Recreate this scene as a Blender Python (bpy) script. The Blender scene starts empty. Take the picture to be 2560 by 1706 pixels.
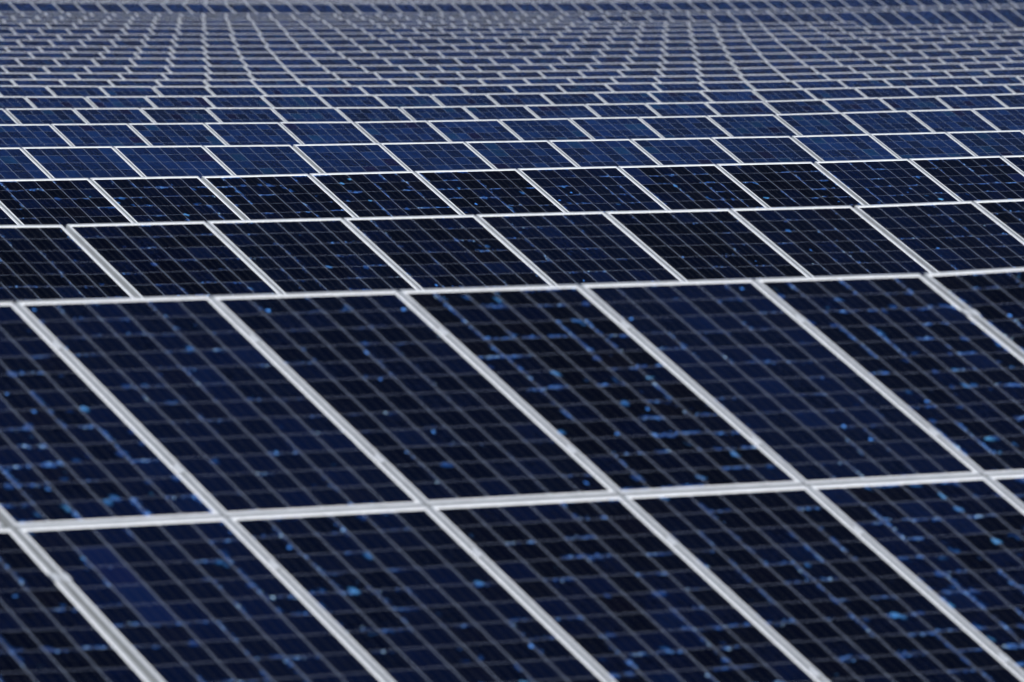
import bpy, bmesh, math, random
from mathutils import Matrix, Vector, Euler

random.seed(7)
S = bpy.context.scene
COL = S.collection

# ------------------------------------------------------------------ site data
# every row of tables: (number, x of joint 0, y, z of its top edge, slope, sag, index of a table joint)
ROWS = [
 (1, 0.0395, 0.0733, -0.0018, -0.087, 1.9473, -1), (2, 5.6961, 9.4561, -0.0593, -0.0706, 1.1313, 0),
 (3, 12.2537, 18.6862, -0.1, 0.0113, 0.4775, 0), (4, 18.9954, 28.1074, -0.1303, -0.0207, 0.512, 0),
 (5, 25.6854, 37.4689, -0.144, -0.0103, 0.691, 0), (6, 32.3831, 46.8207, -0.1846, -0.0204, 0.8662, 0),
 (7, 32.8284, 56.0325, -0.1773, -0.071, 0.5245, 0), (8, 39.566, 65.4359, -0.2012, -0.0955, 0.6383, 0),
 (9, 46.1698, 74.7233, -0.2528, -0.0725, 0.5832, 0), (10, 59.0622, 84.2163, -0.2941, 0.0129, 0.5202, 0),
 (11, 65.6989, 93.5265, -0.282, 0.0161, 0.4348, 0), (12, 72.2708, 102.7645, -0.232, 0.0242, 0.4454, 0),
 (13, 77.8997, 112.0677, -0.1783, 0.0338, 0.4142, 1), (14, 84.4812, 121.3697, -0.1001, 0.0516, 0.3337, 1),
 (15, 90.0716, 130.5976, -0.0019, 0.0389, 0.2221, 2), (16, 96.794, 140.0635, 0.0854, 0.0479, 0.225, 2),
 (17, 102.5878, 149.5769, 0.1801, 0.0364, 0.276, 3), (18, 109.2001, 158.8573, 0.2488, 0.0288, 0.3119, 3),
 (19, 115.2756, 167.2089, 0.3311, -0.0006, 0.1186, 4), (20, 121.2005, 177.0705, 0.4068, 0.0324, 0.2987, 4),
 (21, 126.0031, 186.6229, 0.4851, 0.0252, 0.3037, 0), (22, 132.6573, 195.8247, 0.8667, 0.0349, 0.2838, 0),
 (23, 138.42, 205.2, 0.905, 0.034, 0.28, 1), (24, 144.12, 214.6, 0.958, 0.034, 0.28, 2),
 (25, 149.8, 224.0, 1.02, 0.034, 0.28, 3), (26, 155.5, 233.4, 1.10, 0.034, 0.28, 4),
 (27, 161.3, 242.8, 1.20, 0.034, 0.28, 5), (28, 167.0, 252.2, 1.30, 0.034, 0.28, 0),
]
ROW_END = {16: 20, 17: 15, 18: 9, 19: 3}      # rows that stop at the cross track
PITCH = 1.0156            # mean spacing of panels along a row, table joints included
PW, PL = 0.992, 1.956     # one panel
TILT = math.radians(24.7746)
CAM = Vector((-13.59689, -24.10182, 1.371416))
FPX = 15657.763           # focal length in pixels of a 2560 wide picture
FWD = Vector((0.55818145, 0.82784082, -0.05579473)).normalized()
RIGHT = FWD.cross(Vector((0, 0, 1))).normalized()
UPV = RIGHT.cross(FWD).normalized()
ASP = 682 / 1024

def px(p):
    d = Vector(p) - CAM
    w = d.dot(FWD)
    return (1280 + FPX * d.dot(RIGHT) / w, 853 - FPX * d.dot(UPV) / w)

# ------------------------------------------------------------------ node helper
class NT:
    def __init__(s, name):
        s.m = bpy.data.materials.new(name); s.m.use_nodes = True
        s.t = s.m.node_tree; s.n = s.t.nodes; s.l = s.t.links; s.n.clear()
        s.out = s.n.new('ShaderNodeOutputMaterial')
    def put(s, sock, v):
        if isinstance(v, bpy.types.NodeSocket): s.l.new(v, sock)
        elif isinstance(v, (tuple, list)) and sock.type == 'RGBA' and len(v) == 3: sock.default_value = (*v, 1)
        else: sock.default_value = v
    def math(s, op, a, b=0.0, c=None, clamp=False):
        n = s.n.new('ShaderNodeMath'); n.operation = op; n.use_clamp = clamp
        s.put(n.inputs[0], a); s.put(n.inputs[1], b)
        if c is not None: s.put(n.inputs[2], c)
        return n.outputs[0]
    def vmath(s, op, a, b=None):
        n = s.n.new('ShaderNodeVectorMath'); n.operation = op
        s.put(n.inputs[0], a)
        if b is not None: s.put(n.inputs[1], b)
        return n.outputs[0]
    def xyz(s, x, y, z=0.0):
        n = s.n.new('ShaderNodeCombineXYZ'); s.put(n.inputs[0], x); s.put(n.inputs[1], y); s.put(n.inputs[2], z)
        return n.outputs[0]
    def sep(s, v):
        n = s.n.new('ShaderNodeSeparateXYZ'); s.put(n.inputs[0], v); return n.outputs
    def mix(s, f, a, b):
        n = s.n.new('ShaderNodeMix'); n.data_type = 'RGBA'
        s.put(n.inputs[0], f); s.put(n.inputs[6], a); s.put(n.inputs[7], b); return n.outputs[2]
    def white(s, v):
        n = s.n.new('ShaderNodeTexWhiteNoise'); n.noise_dimensions = '3D'; s.put(n.inputs['Vector'], v)
        return n.outputs['Value'], n.outputs['Color']
    def noise(s, v, scale, detail=2.0, rough=0.5):
        n = s.n.new('ShaderNodeTexNoise'); s.put(n.inputs['Vector'], v)
        n.inputs['Scale'].default_value = scale; n.inputs['Detail'].default_value = detail
        n.inputs['Roughness'].default_value = rough
        return n.outputs['Fac']
    def smooth(s, v, lo, hi, a=0.0, b=1.0):
        n = s.n.new('ShaderNodeMapRange'); n.interpolation_type = 'SMOOTHSTEP'
        s.put(n.inputs[0], v); n.inputs[1].default_value = lo; n.inputs[2].default_value = hi
        n.inputs[3].default_value = a; n.inputs[4].default_value = b
        return n.outputs[0]
    def ramp(s, f, stops, interp='LINEAR'):
        n = s.n.new('ShaderNodeValToRGB'); s.put(n.inputs[0], f); r = n.color_ramp; r.interpolation = interp
        while len(r.elements) < len(stops): r.elements.new(0.5)
        for e, (p, c) in zip(r.elements, stops): e.position = p; e.color = (*c, 1)
        return n.outputs[0]

# ------------------------------------------------------------------ materials
def mat_alu(name, base, metal, rough):
    k = NT(name)
    tc = k.n.new('ShaderNodeTexCoord').outputs['Object']
    st = k.noise(k.vmath('MULTIPLY', tc, (1.0, 1.0, 1.0)), 9.0, 3.0)
    fine = k.noise(tc, 240.0, 2.0)
    f = k.math('ADD', k.math('MULTIPLY', st, 0.7), k.math('MULTIPLY', fine, 0.3))
    c = k.mix(k.smooth(f, 0.3, 0.7), tuple(x * .88 for x in base), tuple(min(1, x * 1.08) for x in base))
    p = k.n.new('ShaderNodeBsdfPrincipled')
    k.put(p.inputs['Base Color'], c); p.inputs['Metallic'].default_value = metal
    k.put(p.inputs['Roughness'], k.smooth(f, 0.2, 0.8, rough - .06, rough + .08))
    k.l.new(p.outputs[0], k.out.inputs[0])
    return k.m

def mat_plain(name, base, rough=0.6):
    k = NT(name)
    tc = k.n.new('ShaderNodeTexCoord').outputs['Object']
    f = k.noise(tc, 14.0, 3.0)
    p = k.n.new('ShaderNodeBsdfPrincipled')
    k.put(p.inputs['Base Color'], k.mix(f, tuple(x * .85 for x in base), base)); p.inputs['Roughness'].default_value = rough
    k.l.new(p.outputs[0], k.out.inputs[0])
    return k.m

CP = 0.159                      # cell pitch
def mat_cells(name, flecked):
    k = NT(name)
    uvn = k.n.new('ShaderNodeUVMap'); uvn.uv_map = 'panel'
    X, Y, _ = k.sep(uvn.outputs[0])
    oi = k.n.new('ShaderNodeObjectInfo').outputs['Random']
    at = k.n.new('ShaderNodeAttribute'); at.attribute_type = 'GEOMETRY'; at.attribute_name = 'seed'
    seed = k.math('ADD', oi, at.outputs['Fac'])
    s1 = k.math('MULTIPLY', seed, 371.3); s2 = k.math('MULTIPLY', seed, 913.7)
    u = k.math('DIVIDE', k.math('ADD', X, 3 * CP), CP); v = k.math('DIVIDE', k.math('ADD', Y, 6 * CP), CP)
    cu = k.math('FLOOR', u); cv = k.math('FLOOR', v)
    fu = k.math('FRACT', u); fv = k.math('FRACT', v)
    hw = 0.5 * 0.1570 / CP; hh = 0.5 * 0.1580 / CP
    au = k.math('ABSOLUTE', k.math('SUBTRACT', fu, 0.5)); av = k.math('ABSOLUTE', k.math('SUBTRACT', fv, 0.5))
    inside = k.math('MULTIPLY', k.math('LESS_THAN', au, hw), k.math('LESS_THAN', av, hh))
    inside = k.math('MULTIPLY', inside, k.math('LESS_THAN', k.math('ABSOLUTE', k.math('SUBTRACT', u, 3.0)), 3.0))
    inside = k.math('MULTIPLY', inside, k.math('LESS_THAN', k.math('ABSOLUTE', k.math('SUBTRACT', v, 6.0)), 6.0))
    cell = k.xyz(k.math('ADD', cu, s1), k.math('ADD', cv, s2), 1.7)
    r1, rc = k.white(cell)
    a1, a2, a3 = k.sep(rc)
    r2, rd = k.white(k.vmath('ADD', cell, (11.3, 5.1, 3.9)))
    b1, b2, b3 = k.sep(rd)
    pr, prc = k.white(k.xyz(s1, s2, 9.1))
    P3 = k.xyz(k.math('ADD', X, s1), k.math('ADD', Y, s2), 0.0)
    cloud = k.noise(P3, 9.0, 3.0)
    # big wafer grains inside each cell
    gv = k.n.new('ShaderNodeTexVoronoi'); gv.inputs['Scale'].default_value = 60.0; k.put(gv.inputs['Vector'], P3)
    g1, g2, g3 = k.sep(gv.outputs['Color'])
    if flecked:
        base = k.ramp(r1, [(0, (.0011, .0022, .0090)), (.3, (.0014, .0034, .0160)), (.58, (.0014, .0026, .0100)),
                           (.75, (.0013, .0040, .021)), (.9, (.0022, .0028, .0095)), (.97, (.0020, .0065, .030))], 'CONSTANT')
    else:
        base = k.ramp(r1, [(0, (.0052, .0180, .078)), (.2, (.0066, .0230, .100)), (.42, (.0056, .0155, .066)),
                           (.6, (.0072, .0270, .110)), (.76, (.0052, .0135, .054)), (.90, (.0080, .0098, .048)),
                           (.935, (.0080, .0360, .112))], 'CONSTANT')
    shade = k.math('ADD', 0.26 if flecked else 0.20, k.math('ADD', k.math('MULTIPLY', cloud, 0.34), k.math('MULTIPLY', g1, 0.22)))
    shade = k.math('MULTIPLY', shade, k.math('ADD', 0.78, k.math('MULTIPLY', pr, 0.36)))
    sh = k.n.new('ShaderNodeVectorMath'); sh.operation = 'SCALE'; k.put(sh.inputs[0], base); k.put(sh.inputs['Scale'], shade)
    base = sh.outputs[0]
    if flecked:      # some panels are a bluer batch
        base = k.mix(k.math('MULTIPLY', k.math('MULTIPLY', k.sep(prc)[1], k.sep(prc)[1]), .35), base, (.0016, .0052, .0230))
    glint = None
    if flecked:
        fleck_amount = k.n.new('ShaderNodeAttribute'); fleck_amount.attribute_type = 'OBJECT'; fleck_amount.attribute_name = 'fleck_amount'
        # crystals along some cell edges, their glints partly painted into the base colour
        wob = k.math('MULTIPLY', k.math('SUBTRACT', k.noise(P3, 70.0, 2.0), 0.5), 0.12)
        def band(dist, on):
            w = k.math('ADD', dist, wob)
            return k.math('MULTIPLY', k.smooth(w, 0.02, 0.19, 1.0, 0.0), on)
        runx = k.white(k.xyz(k.math('ADD', cu, s1), k.math('FLOOR', k.math('MULTIPLY', k.math('ADD', cv, s2), 0.5)), 4.4))[0]
        dt = k.math('SUBTRACT', 1.0, fv); dr = k.math('SUBTRACT', 1.0, fu)
        m = band(dt, k.math('GREATER_THAN', a2, 0.83))
        m = k.math('MAXIMUM', m, band(fv, k.math('GREATER_THAN', a3, 0.83)))
        m = k.math('MAXIMUM', m, band(fu, k.math('GREATER_THAN', runx, 0.85)))
        m = k.math('MAXIMUM', m, band(dr, k.math('LESS_THAN', runx, 0.09)))
        # along its edge a band swells and dies out
        m = k.math('MULTIPLY', m, k.smooth(k.noise(P3, 13.0, 3.0), 0.40, 0.62))
        amount = k.math('MULTIPLY', fleck_amount.outputs['Fac'], .78)
        m = k.math('MULTIPLY', m, amount)
        vo = k.n.new('ShaderNodeTexVoronoi'); vo.inputs['Scale'].default_value = 120.0; k.put(vo.inputs['Vector'], P3)
        c1, c2, c3 = k.sep(vo.outputs['Color'])
        haze = k.math('MULTIPLY', m, 0.75)
        base = k.mix(haze, base, (.005, .028, .125))
        grain = k.math('MULTIPLY', k.math('LESS_THAN', c1, k.math('MULTIPLY', m, 0.80)), inside)
        fleck = k.ramp(c2, [(0, (.004, .020, .09)), (.5, (.009, .048, .19)), (.8, (.035, .14, .44)), (.92, (.12, .34, .80)), (1, (.55, .82, 1.0))])  # grain colours with the sparkle painted in, palest for the brightest glints
        base = k.mix(k.math('MULTIPLY', grain, .85), base, fleck)
        # now and then a whole large crystal
        v2 = k.n.new('ShaderNodeTexVoronoi'); v2.inputs['Scale'].default_value = 26.0
        warp = k.n.new('ShaderNodeVectorMath'); warp.operation = 'SCALE'; k.put(warp.inputs[0], vo.outputs['Color']); warp.inputs['Scale'].default_value = .008
        k.put(v2.inputs['Vector'], k.vmath('ADD', P3, warp.outputs[0]))
        e1, e2, e3 = k.sep(v2.outputs['Color'])
        near = k.smooth(k.math('MAXIMUM', au, av), .2, .45)
        big = k.math('MULTIPLY', k.math('LESS_THAN', e1, k.math('MULTIPLY', k.math('MULTIPLY', fleck_amount.outputs['Fac'], fleck_amount.outputs['Fac']), 0.022)), k.math('MULTIPLY', inside, near))
        base = k.mix(k.math('MULTIPLY', big, .8), base, k.ramp(e2, [(0, (.004, .02, .09)), (.6, (.007, .04, .15)), (.9, (.03, .13, .32)), (1, (.06, .24, .46))]))
        glint = k.math('MULTIPLY', grain, k.math('GREATER_THAN', c3, 0.66))
        # a few single grains anywhere
        lone = k.math('MULTIPLY', k.math('LESS_THAN', g2, 0.0003), inside)
        base = k.mix(lone, base, (.05, .2, .6)); glint = k.math('MAXIMUM', glint, lone)
        # named pale cells of this panel (column, first line, last line counted from its top)
        pa = k.n.new('ShaderNodeAttribute'); pa.attribute_type = 'OBJECT'; pa.attribute_name = 'pale_cells'
        q1, q2, q3 = k.sep(pa.outputs['Vector'])
        line = k.math('SUBTRACT', 11.0, cv)
        pm = k.math('MULTIPLY', k.math('COMPARE', k.math('ADD', cu, 1.0), q1, 0.1),
                    k.math('MULTIPLY', k.math('GREATER_THAN', line, k.math('SUBTRACT', q2, 1.1)), k.math('LESS_THAN', line, k.math('SUBTRACT', q3, 0.9))))
        pc = k.mix(a2, (.0020, .0064, .029), (.0026, .0054, .027))
        base = k.mix(k.math('MULTIPLY', pm, k.smooth(cloud, .25, .45, .75, 1.0)), base, pc)
    # busbars and the faint fingers
    fb = k.math('ABSOLUTE', k.math('SUBTRACT', k.math('FRACT', k.math('MULTIPLY', fu, 3.0)), 0.5))
    bus = k.math('LESS_THAN', fb, 0.014)
    base = k.mix(k.math('MULTIPLY', bus, 0.09 if flecked else 0.08), base, (.30, .32, .36))
    # white backsheet between and around the cells, a little grimy towards the panel's lower edge
    grime = k.noise(P3, 30.0, 3.0)
    sheet = k.mix(k.smooth(grime, .35, .75), (.78, .79, .80), (.73, .74, .75))
    core = k.math('MULTIPLY', k.math('LESS_THAN', k.math('ABSOLUTE', k.math('SUBTRACT', u, 3.0)), 2.9), k.math('LESS_THAN', k.math('ABSOLUTE', k.math('SUBTRACT', v, 6.0)), 5.9))
    sheet = k.mix(core, sheet, (.29, .34, .44))
    col = k.mix(inside, sheet, base)
    # dust film
    dust = k.math('MULTIPLY', k.smooth(k.noise(P3, 5.0, 4.0, .6), .3, .8), 0.0015)
    col = k.mix(dust, col, (.42, .40, .36))
    p = k.n.new('ShaderNodeBsdfPrincipled')
    k.put(p.inputs['Base Color'], col)
    p.inputs['Roughness'].default_value = 0.16
    p.inputs['IOR'].default_value = 1.45
    p.inputs['Specular IOR Level'].default_value = 0.012 if flecked else 0.04
    surf = p.outputs[0]
    if glint is not None:
        gl = k.n.new('ShaderNodeBsdfAnisotropic'); gl.inputs['Roughness'].default_value = 0.42
        k.put(gl.inputs['Color'], k.mix(c2, (.06, .26, .80), (.30, .62, .95)))
        geo = k.n.new('ShaderNodeNewGeometry')
        rv = k.vmath('SUBTRACT', vo.outputs['Color'], (.5, .5, .5))
        sc = k.n.new('ShaderNodeVectorMath'); sc.operation = 'SCALE'; k.put(sc.inputs[0], rv); sc.inputs['Scale'].default_value = 2.4
        nn = k.vmath('NORMALIZE', k.vmath('ADD', geo.outputs['Normal'], sc.outputs[0]))
        k.put(gl.inputs['Normal'], nn)
        ms = k.n.new('ShaderNodeMixShader'); k.put(ms.inputs[0], k.math('MULTIPLY', glint, 0.32))
        k.l.new(surf, ms.inputs[1]); k.l.new(gl.outputs[0], ms.inputs[2]); surf = ms.outputs[0]
    k.l.new(surf, k.out.inputs[0])
    return k.m

M_ALU = mat_alu('anodised_aluminium', (.47, .49, .52), 0.25, 0.42)
M_STEEL = mat_alu('galvanised_steel', (.50, .51, .52), 0.5, 0.5)
M_BACK = mat_plain('white_backsheet', (.78, .79, .80), 0.5)
M_DARK = mat_cells('dark_flecked_cells', True)
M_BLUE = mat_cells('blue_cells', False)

def mat_ground():
    k = NT('dry_grass_ground')
    tc = k.n.new('ShaderNodeTexCoord').outputs['Object']
    a = k.noise(tc, 0.35, 5.0); b = k.noise(tc, 9.0, 4.0)
    c = k.mix(k.smooth(a, .38, .62), (.055, .070, .026), (.15, .125, .08))
    c = k.mix(k.math('MULTIPLY', b, .5), c, (.035, .045, .018))
    p = k.n.new('ShaderNodeBsdfPrincipled'); k.put(p.inputs['Base Color'], c); p.inputs['Roughness'].default_value = .95
    bm = k.n.new('ShaderNodeBump'); bm.inputs['Strength'].default_value = .6; k.put(bm.inputs['Height'], b)
    k.l.new(bm.outputs[0], p.inputs['Normal']); k.l.new(p.outputs[0], k.out.inputs[0])
    return k.m

# ------------------------------------------------------------------ meshes
def frame_data():
    """Hollow extrusion swept round the panel with mitred corners: (distance in from the outer edge, height)."""
    prof = [(0, -.040), (0, -.0012), (.0012, 0), (.0115, 0), (.0128, -.0012), (.0132, -.0060), (.0030, -.0065), (.0025, -.038), (.024, -.0385), (.024, -.040)]
    vs, fs = [], []
    for sx, sy in ((-1, -1), (1, -1), (1, 1), (-1, 1)):
        for d, h in prof: vs.append((sx * (PW / 2 - d), sy * (PL / 2 - d), h))
    n = len(prof)
    for c in range(4):
        for j in range(n):
            a, b = c * n + j, c * n + (j + 1) % n
            e, f = ((c + 1) % 4) * n + j, ((c + 1) % 4) * n + (j + 1) % n
            fs.append((a, e, f, b))
    return vs, fs
FV, FF = frame_data()
gx, gy = PW / 2 - .0110, PL / 2 - .0110
GV = [(-gx, -gy, -.0042), (gx, -gy, -.0042), (gx, gy, -.0042), (-gx, gy, -.0042), (-gx, -gy, -.0058), (gx, -gy, -.0058), (gx, gy, -.0058), (-gx, gy, -.0058)]
GF = [(0, 1, 2, 3), (7, 6, 5, 4), (0, 4, 5, 1), (1, 5, 6, 2), (2, 6, 7, 3), (3, 7, 4, 0)]

def mesh(name, vs, fs, mats, mi=None, uvs=None, recalc=True):
    me = bpy.data.meshes.new(name); me.from_pydata(vs, [], fs)
    for m in mats: me.materials.append(m)
    if mi:
        for p, i in zip(me.polygons, mi): p.material_index = i
    if uvs:
        l = me.uv_layers.new(name='panel')
        for lp in me.loops: l.data[lp.index].uv = uvs[lp.vertex_index]
    if recalc:
        bm = bmesh.new(); bm.from_mesh(me); bmesh.ops.recalc_face_normals(bm, faces=bm.faces); bm.to_mesh(me); bm.free()
    me.update(); return me
ME_FRAME = mesh('frame', FV, FF, [M_ALU])
uvs = [(v[0], v[1]) for v in GV]
ME_DARK = mesh('cell_face_dark', GV, GF, [M_DARK, M_BACK], [0, 1, 1, 1, 1, 1], uvs)
ME_BLUE = mesh('cell_face_blue', GV, GF, [M_BLUE, M_BACK], [0, 1, 1, 1, 1, 1], uvs)

def ob(name, data, parent=None, kind=None):
    o = bpy.data.objects.new(name, data); COL.objects.link(o)
    if parent: o.parent = parent
    if kind: o['kind'] = kind
    return o

# ------------------------------------------------------------------ where each panel stands
def edge(row, i):
    n, x0, y0, z0, s, c, b = row
    u = i * PITCH
    return Vector((x0 + u, y0, z0 + .1 * s * u + .001 * c * u * u))

def place(row, i, lower=False):
    """World matrix of panel i of a row; origin in the middle of the panel's top face plane."""
    n, x0, y0, z0, s, c, b = row
    t = (i - b) // 6; j = (i - b) % 6
    xb = (b + 6 * t) * PITCH
    left = xb + .02075 + j * 1.012
    uc = left + PW / 2
    zl = lambda u: z0 + .1 * s * u + .001 * c * u * u
    # one table is straight: chord of the terrain between its two joints
    ua, ub = xb, xb + 6 * PITCH
    za, zb = zl(ua), zl(ub)
    sag = .5 * (zl((ua + ub) / 2) - (za + zb) / 2)
    sl = (zb - za) / (ub - ua)
    rr = random.Random(n * 1000 + t)
    zc = za + sl * (uc - ua) + sag * 1.2 + rr.uniform(-.003, .003)
    rp = random.Random(n * 77777 + i * 13 + (5 if lower else 0))
    e = Euler((TILT + math.radians(rp.uniform(-.10, .10)), -math.atan(sl) + math.radians(rp.uniform(-.05, .05)), 0))
    R = e.to_matrix().to_4x4()
    vc = -(PL / 2) - (PL + .020 if lower else 0)
    up = Vector((0, math.cos(TILT), math.sin(TILT)))
    return Matrix.Translation(Vector((x0 + uc, y0, zc)) + up * vc) @ R

cand = []
for ri, row in enumerate(ROWS):
    n = row[0]
    idx = [i for i in range(-70, 75) if edge(row, i + 1).x > 0 - 40]
    vis = []
    for i in range(-70, 75):
        if n in ROW_END and i >= ROW_END[n]: continue
        a, b_ = px(edge(row, i)), px(edge(row, i + 1))
        if (edge(row, i) - CAM).dot(FWD) < 5: continue
        vis.append((i, a, b_))
    for i, a, b_ in vis:
        for lower in ((False, True) if n == 1 else (False,)):
            m = place(row, i, lower)
            pts = [px(m @ Vector(q)) for q in ((-PW/2, PL/2, 0), (PW/2, PL/2, 0), (PW/2, -PL/2, 0), (-PW/2, -PL/2, 0))]
            pad = 900 if n < 4 else 420
            if max(p[0] for p in pts) < -pad or min(p[0] for p in pts) > 2560 + pad: continue
            cand.append([n, i, lower, m, pts])

# visible area of each panel, in pixels of the 2560 wide picture
tops = {}
for n, i, lower, m, pts in cand:
    if not lower: tops.setdefault(n, []).append((pts[0], pts[1]))
def top_y(n, x):
    for a, b_ in tops.get(n, ()):
        if a[0] - 3 <= x <= b_[0] + 3:
            return a[1] + (b_[1] - a[1]) * (x - a[0]) / (b_[0] - a[0])
    return None
for c in cand:
    n, i, lower, m, pts = c
    area, K = 0.0, 12
    tl, tr, br, bl = pts
    for q in range(K):
        for w in range(16):
            f, g = (q + .5) / K, (w + .5) / 16
            x = (tl[0] * (1 - f) + tr[0] * f) * (1 - g) + (bl[0] * (1 - f) + br[0] * f) * g
            y = (tl[1] * (1 - f) + tr[1] * f) * (1 - g) + (bl[1] * (1 - f) + br[1] * f) * g
            if not (0 <= x < 2560 and 0 <= y < 1706): continue
            hid = False
            for nn in range(n - 1, max(0, n - 6), -1):
                ty = top_y(nn, x)
                if ty is not None and y > ty: hid = True; break
            if not hid: area += 1
    full = abs((tr[0] - tl[0]) * (bl[1] - tl[1]) - (tr[1] - tl[1]) * (bl[0] - tl[0]))
    c.append(area / (K * 16) * full)
seen = sorted([c for c in cand if c[5] > 60], key=lambda c: -c[5])
keep = set((c[0], c[1], c[2]) for c in seen[:300])

ORD = ['', 'first', 'second', 'third', 'fourth', 'fifth', 'sixth', 'seventh', 'eighth', 'ninth', 'tenth', 'eleventh', 'twelfth',
       'thirteenth', 'fourteenth', 'fifteenth', 'sixteenth', 'seventeenth', 'eighteenth', 'nineteenth', 'twentieth']
TENS = {20: 'twent', 30: 'thirt', 40: 'fort', 50: 'fift'}
def ordinal(k):
    if k <= 20: return ORD[k]
    t, r = k // 10 * 10, k % 10
    return TENS[t] + ('ieth' if r == 0 else 'y-' + ORD[r])
line_of = {}
for c in cand:
    if c[5] > 60: line_of.setdefault((c[0], c[2]), []).append(c[1])
for v in line_of.values(): v.sort()

PALE = {(1, -1, True): (2, 2, 5), (3, 4, False): (1, 1, 2), (3, 7, False): (6, 3, 3), (1, 3, True): (2, 0, 0),
        (3, 5, False): (2, 0, 0)}

# how strongly the crystals show on each front row panel
FLECK1 = {(-2, False): .8, (-1, False): 1.1, (0, False): .26, (1, False): .22, (2, False): .9, (3, False): .28, (4, False): 1.0, (5, False): .6,
          (-2, True): .6, (-1, True): .6, (0, True): .5, (1, True): .65, (2, True): .6, (3, True): 1.0, (4, True): .6}
protos = {}
for c in cand:
    n, i, lower, m, pts, area = c
    if (n, i, lower) not in keep: continue
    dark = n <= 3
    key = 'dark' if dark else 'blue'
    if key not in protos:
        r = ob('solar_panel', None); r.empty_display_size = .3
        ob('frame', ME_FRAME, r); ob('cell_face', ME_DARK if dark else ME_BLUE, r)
        protos[key] = r; root = r
    else:
        root = protos[key].copy(); COL.objects.link(root)
        for ch in list(protos[key].children):
            d = ch.copy(); COL.objects.link(d); d.parent = root
            for q in ('pale_cells', 'fleck_amount'):
                if q in d: del d[q]
    root.matrix_world = m
    root['category'] = 'solar panel'
    k = line_of[(n, lower)].index(i) + 1
    L = len(line_of[(n, lower)])
    pos = 'leftmost' if k == 1 else 'rightmost' if k == L else ordinal(k) + ' from left'
    if n == 1:
        look = 'large dark panel with blue flecks'
        where = 'in lower line of front row' if lower else 'in upper line of front row'
        if (n, i, lower) == (1, -1, True): look = 'dark panel with four pale navy cells'
    else:
        look = 'near-black panel with bright blue flecks' if dark else 'plain navy blue panel in white frame'
        where = 'in %s row from front' % ordinal(n)
        if (n, i, lower) == (3, 4, False): look = 'near-black panel with two pale blue cells'
        if n >= 20: look = 'small hazy blue panel'
    root['label'] = '%s, %s %s' % (look, pos, where)
    root['group'] = 'solar panels in the rows of the field'
    if dark:
        fr = FLECK1.get((i, lower), .5) if n == 1 else random.Random(n * 31 + i).uniform(.18, .45) if n == 2 else random.Random(n * 31 + i).uniform(.65, 1.0)
        for ch in root.children:
            if ch.data is ME_DARK: ch['fleck_amount'] = fr
    if (n, i, lower) in PALE:
        for ch in root.children:
            if ch.data in (ME_DARK,): ch['pale_cells'] = tuple(float(x) for x in PALE[(n, i, lower)])

# the small far panels, and the few just outside the picture, as one mass
vs, fs, mi, uv, sd = [], [], [], [], []
for c in cand:
    n, i, lower, m, pts, area = c
    if (n, i, lower) in keep: continue
    s = random.random()
    o = len(vs)
    for q in FV: vs.append(m @ Vector(q)); uv.append((0, 0)); sd.append(s)
    for f in FF: fs.append(tuple(o + j for j in f)); mi.append(0)
    o = len(vs)
    for q in GV: vs.append(m @ Vector(q)); uv.append((q[0], q[1])); sd.append(s)
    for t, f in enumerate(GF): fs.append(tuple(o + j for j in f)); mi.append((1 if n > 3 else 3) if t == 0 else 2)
me = mesh('far_panels', vs, fs, [M_ALU, M_BLUE, M_BACK, M_DARK], mi, uv)
a = me.attributes.new('seed', 'FLOAT', 'POINT')
a.data.foreach_set('value', sd)
far = ob('distant_solar_panels', me, kind='stuff')
far['label'] = 'mass of small far solar panels packed towards the top of the picture'
far['category'] = 'solar panels'

# ------------------------------------------------------------------ racks that carry the front tables
def boxes(parts):
    bm = bmesh.new()
    for (cx, cy, cz), (dx, dy, dz) in parts:
        bmesh.ops.create_cube(bm, size=1, matrix=Matrix.Translation((cx, cy, cz)) @ Matrix.Diagonal((dx, dy, dz, 1)))
    return bm
def bm_mesh(name, bm, mat, bev=0.0):
    if bev: bmesh.ops.bevel(bm, geom=bm.edges[:], offset=bev, segments=1, affect='EDGES')
    me = bpy.data.meshes.new(name); bm.to_mesh(me); bm.free(); me.materials.append(mat); return me
L6 = 6 * PITCH
ME_PURLIN = bm_mesh('purlin', boxes([((0, 0, -.004), (L6 + .05, .060, .006)), ((0, -.027, -.035), (L6 + .05, .006, .056)), ((0, 0, -.066), (L6 + .05, .060, .006))]), M_ALU)
ME_RAFTER = bm_mesh('rafter', boxes([((0, 0, 0), (.06, 3.7, .10))]), M_STEEL, .006)
ME_POST = bm_mesh('post', boxes([((0, 0, -.9), (.10, .07, 1.8)), ((0, 0, .02), (.14, .12, .012))]), M_STEEL)
cb = boxes([((0, 0, .0022), (.044, .060, .0034)), ((0, 0, -.024), (.012, .052, .047))])
bmesh.ops.create_cone(cb, cap_ends=True, segments=6, radius1=.0065, radius2=.0065, depth=.007, matrix=Matrix.Translation((0, 0, .0074)))
ME_CLAMP = bm_mesh('clamp', cb, M_ALU, 0)
eb = boxes([((.010, 0, .0022), (.034, .055, .0034)), ((-.004, 0, -.020), (.008, .055, .040)), ((-.014, 0, -.0375), (.022, .055, .005))])
bmesh.ops.create_cone(eb, cap_ends=True, segments=6, radius1=.0065, radius2=.0065, depth=.008, matrix=Matrix.Translation((-.012, 0, -.031)))
ME_END = bm_mesh('end_clamp', eb, M_ALU, 0)
row1 = ROWS[0]
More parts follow.
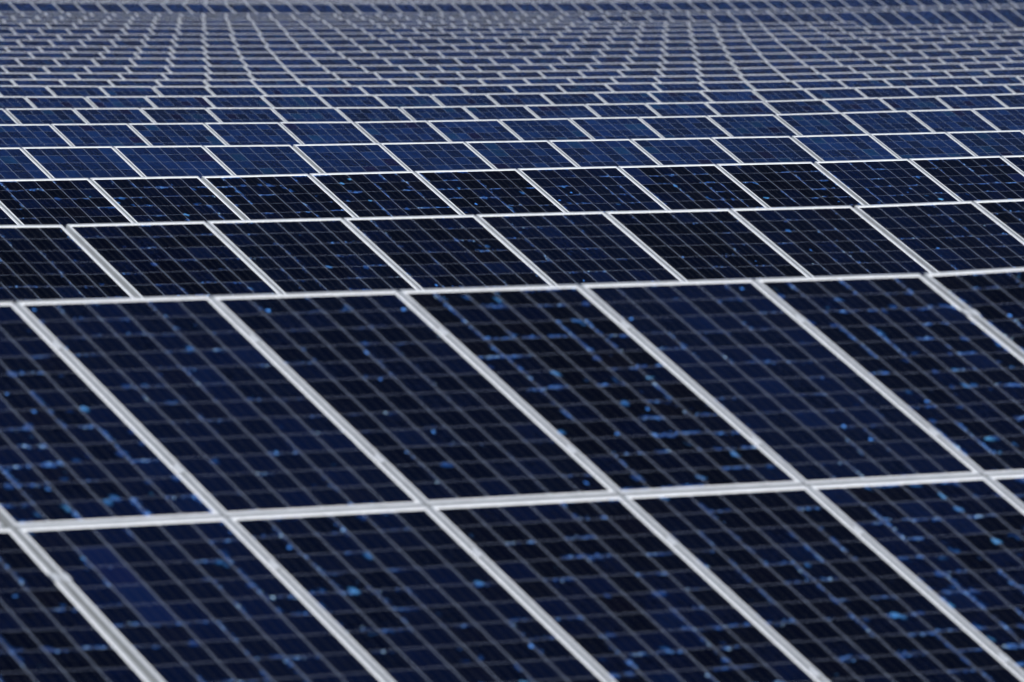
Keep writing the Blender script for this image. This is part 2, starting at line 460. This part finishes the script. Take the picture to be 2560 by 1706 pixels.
for t, lab in ((-1, 'aluminium mounting rack holding the leftmost group of front row panels'),
               (0, 'aluminium mounting rack with clamps holding the middle six-wide group of front row panels'),
               (1, 'aluminium mounting rack holding the rightmost group of front row panels')):
    i0 = row1[6] + 6 * t
    ma, mb = place(row1, i0), place(row1, i0 + 5)
    mid = (ma.translation + mb.translation) / 2
    dx = (mb.translation - ma.translation).normalized()
    R = Matrix.Rotation(-math.asin(dx.z), 4, 'Y') @ Matrix.Rotation(TILT, 4, 'X')
    base = Matrix.Translation(mid) @ R @ Matrix.Translation((0, -PL / 2 - .01, -.0405))   # back plane, joint of the two lines
    foot = base @ Vector((0, 0, 0))
    root = ob('mounting_rack', None); root.location = (foot.x, foot.y, foot.z - 1.6)
    root['label'] = lab; root['category'] = 'mounting rack'; root['group'] = 'racks under the front row'
    inv = Matrix.Translation(root.location).inverted()
    def part(name, me, mw):
        o = ob(name, me, root); o.matrix_local = inv @ mw; return o
    for y in (1.57, .42, -.42, -1.57): part('purlin', ME_PURLIN, base @ Matrix.Translation((0, y, -.001)))
    for x in (-2.2, 0, 2.2):
        part('rafter', ME_RAFTER, base @ Matrix.Translation((x, 0, -.122)))
        for y in (-1.3, 1.3):
            p = base @ Vector((x, y, -.19)); part('post', ME_POST, Matrix.Translation(p))
    for line in (False, True):
        for y in ((PL / 2 - .42, -PL / 2 + .40)):
            for j in range(7):
                i = i0 + j
                if j in (0, 6):
                    q = place(row1, i if j == 0 else i - 1, line)
                    if j == 0: part('clamp', ME_END, q @ Matrix.Translation((-PW / 2 - .004, y, 0)))
                    else: part('clamp', ME_END, q @ Matrix.Translation((PW / 2 + .004, y, 0)) @ Matrix.Rotation(math.pi, 4, 'Z'))
                else:
                    q = place(row1, i, line); part('clamp', ME_CLAMP, q @ Matrix.Translation((-PW / 2 - .010, y, 0)))

# ------------------------------------------------------------------ ground
ys = [-400, -120, -45, -20, -6] + [r[2] for r in ROWS] + [262, 300, 380, 520, 800, 1500, 3000]
zs0 = {r[2]: r[3] for r in ROWS}
def gz(x, y):
    if y <= 0: return -2.75 - (.01 * min(0, y + 6))
    rs = [(r[2], r) for r in ROWS]
    if y >= ROWS[-1][2]:
        q = ROWS[-1]; d = y - q[2]
        u = max(-35, min(45, x - q[1])); z = q[3] + .1 * q[4] * u + .001 * q[5] * u * u
        return z - 2.75 + (.012 * d if d < 160 else 1.92 + .004 * (d - 160))
    for (ya, qa) in rs:
        if abs(ya - y) < 1e-6:
            u = max(-30, min(35, x - qa[1])); return qa[3] + .1 * qa[4] * u + .001 * qa[5] * u * u - 2.75
    return -2.75
xs = [-3000, -900, -300, -120] + list(range(-60, 261, 8)) + [320, 500, 1200, 3500]
vs = [(x, y, gz(x, y)) for y in ys for x in xs]
nx = len(xs)
fs = [(r * nx + c_, r * nx + c_ + 1, (r + 1) * nx + c_ + 1, (r + 1) * nx + c_) for r in range(len(ys) - 1) for c_ in range(nx - 1)]
gm = mesh('ground', vs, fs, [mat_ground()], recalc=False)
ob('ground', gm, kind='structure')

# ------------------------------------------------------------------ light
SUN = Vector((-0.30, -0.68, 0.67)).normalized()
w = bpy.data.worlds.new('World'); S.world = w; w.use_nodes = True
nt = w.node_tree; bg = nt.nodes['Background']
sky = nt.nodes.new('ShaderNodeTexSky'); sky.sky_type = 'NISHITA'; sky.sun_disc = False
sky.sun_elevation = math.asin(SUN.z); sky.sun_rotation = math.atan2(SUN.x, SUN.y)
nt.links.new(sky.outputs[0], bg.inputs[0]); bg.inputs[1].default_value = 0.10
sd_ = bpy.data.lights.new('sun', 'SUN'); sd_.energy = 4.9; sd_.angle = math.radians(.53); sd_.color = (1, .985, .965)
so = ob('sun', sd_); so.rotation_euler = SUN.to_track_quat('Z', 'Y').to_euler(); so.location = (0, 0, 40)

# ------------------------------------------------------------------ camera
cd = bpy.data.cameras.new('camera'); cam = ob('camera', cd)
cd.sensor_width = 36; cd.lens = FPX / 2560 * 36; cd.clip_start = 1; cd.clip_end = 6000
cam.matrix_world = Matrix.Translation(CAM) @ Matrix((RIGHT, UPV, -FWD)).transposed().to_4x4()
cd.dof.use_dof = True; cd.dof.focus_distance = 55.0; cd.dof.aperture_fstop = 4.9
S.camera = cam
S.cycles.use_denoising = True; S.cycles.use_adaptive_sampling = False

vsn = S.view_settings
vsn.view_transform = 'Standard'; vsn.look = 'None'; vsn.exposure = 0.0; vsn.gamma = 1.0
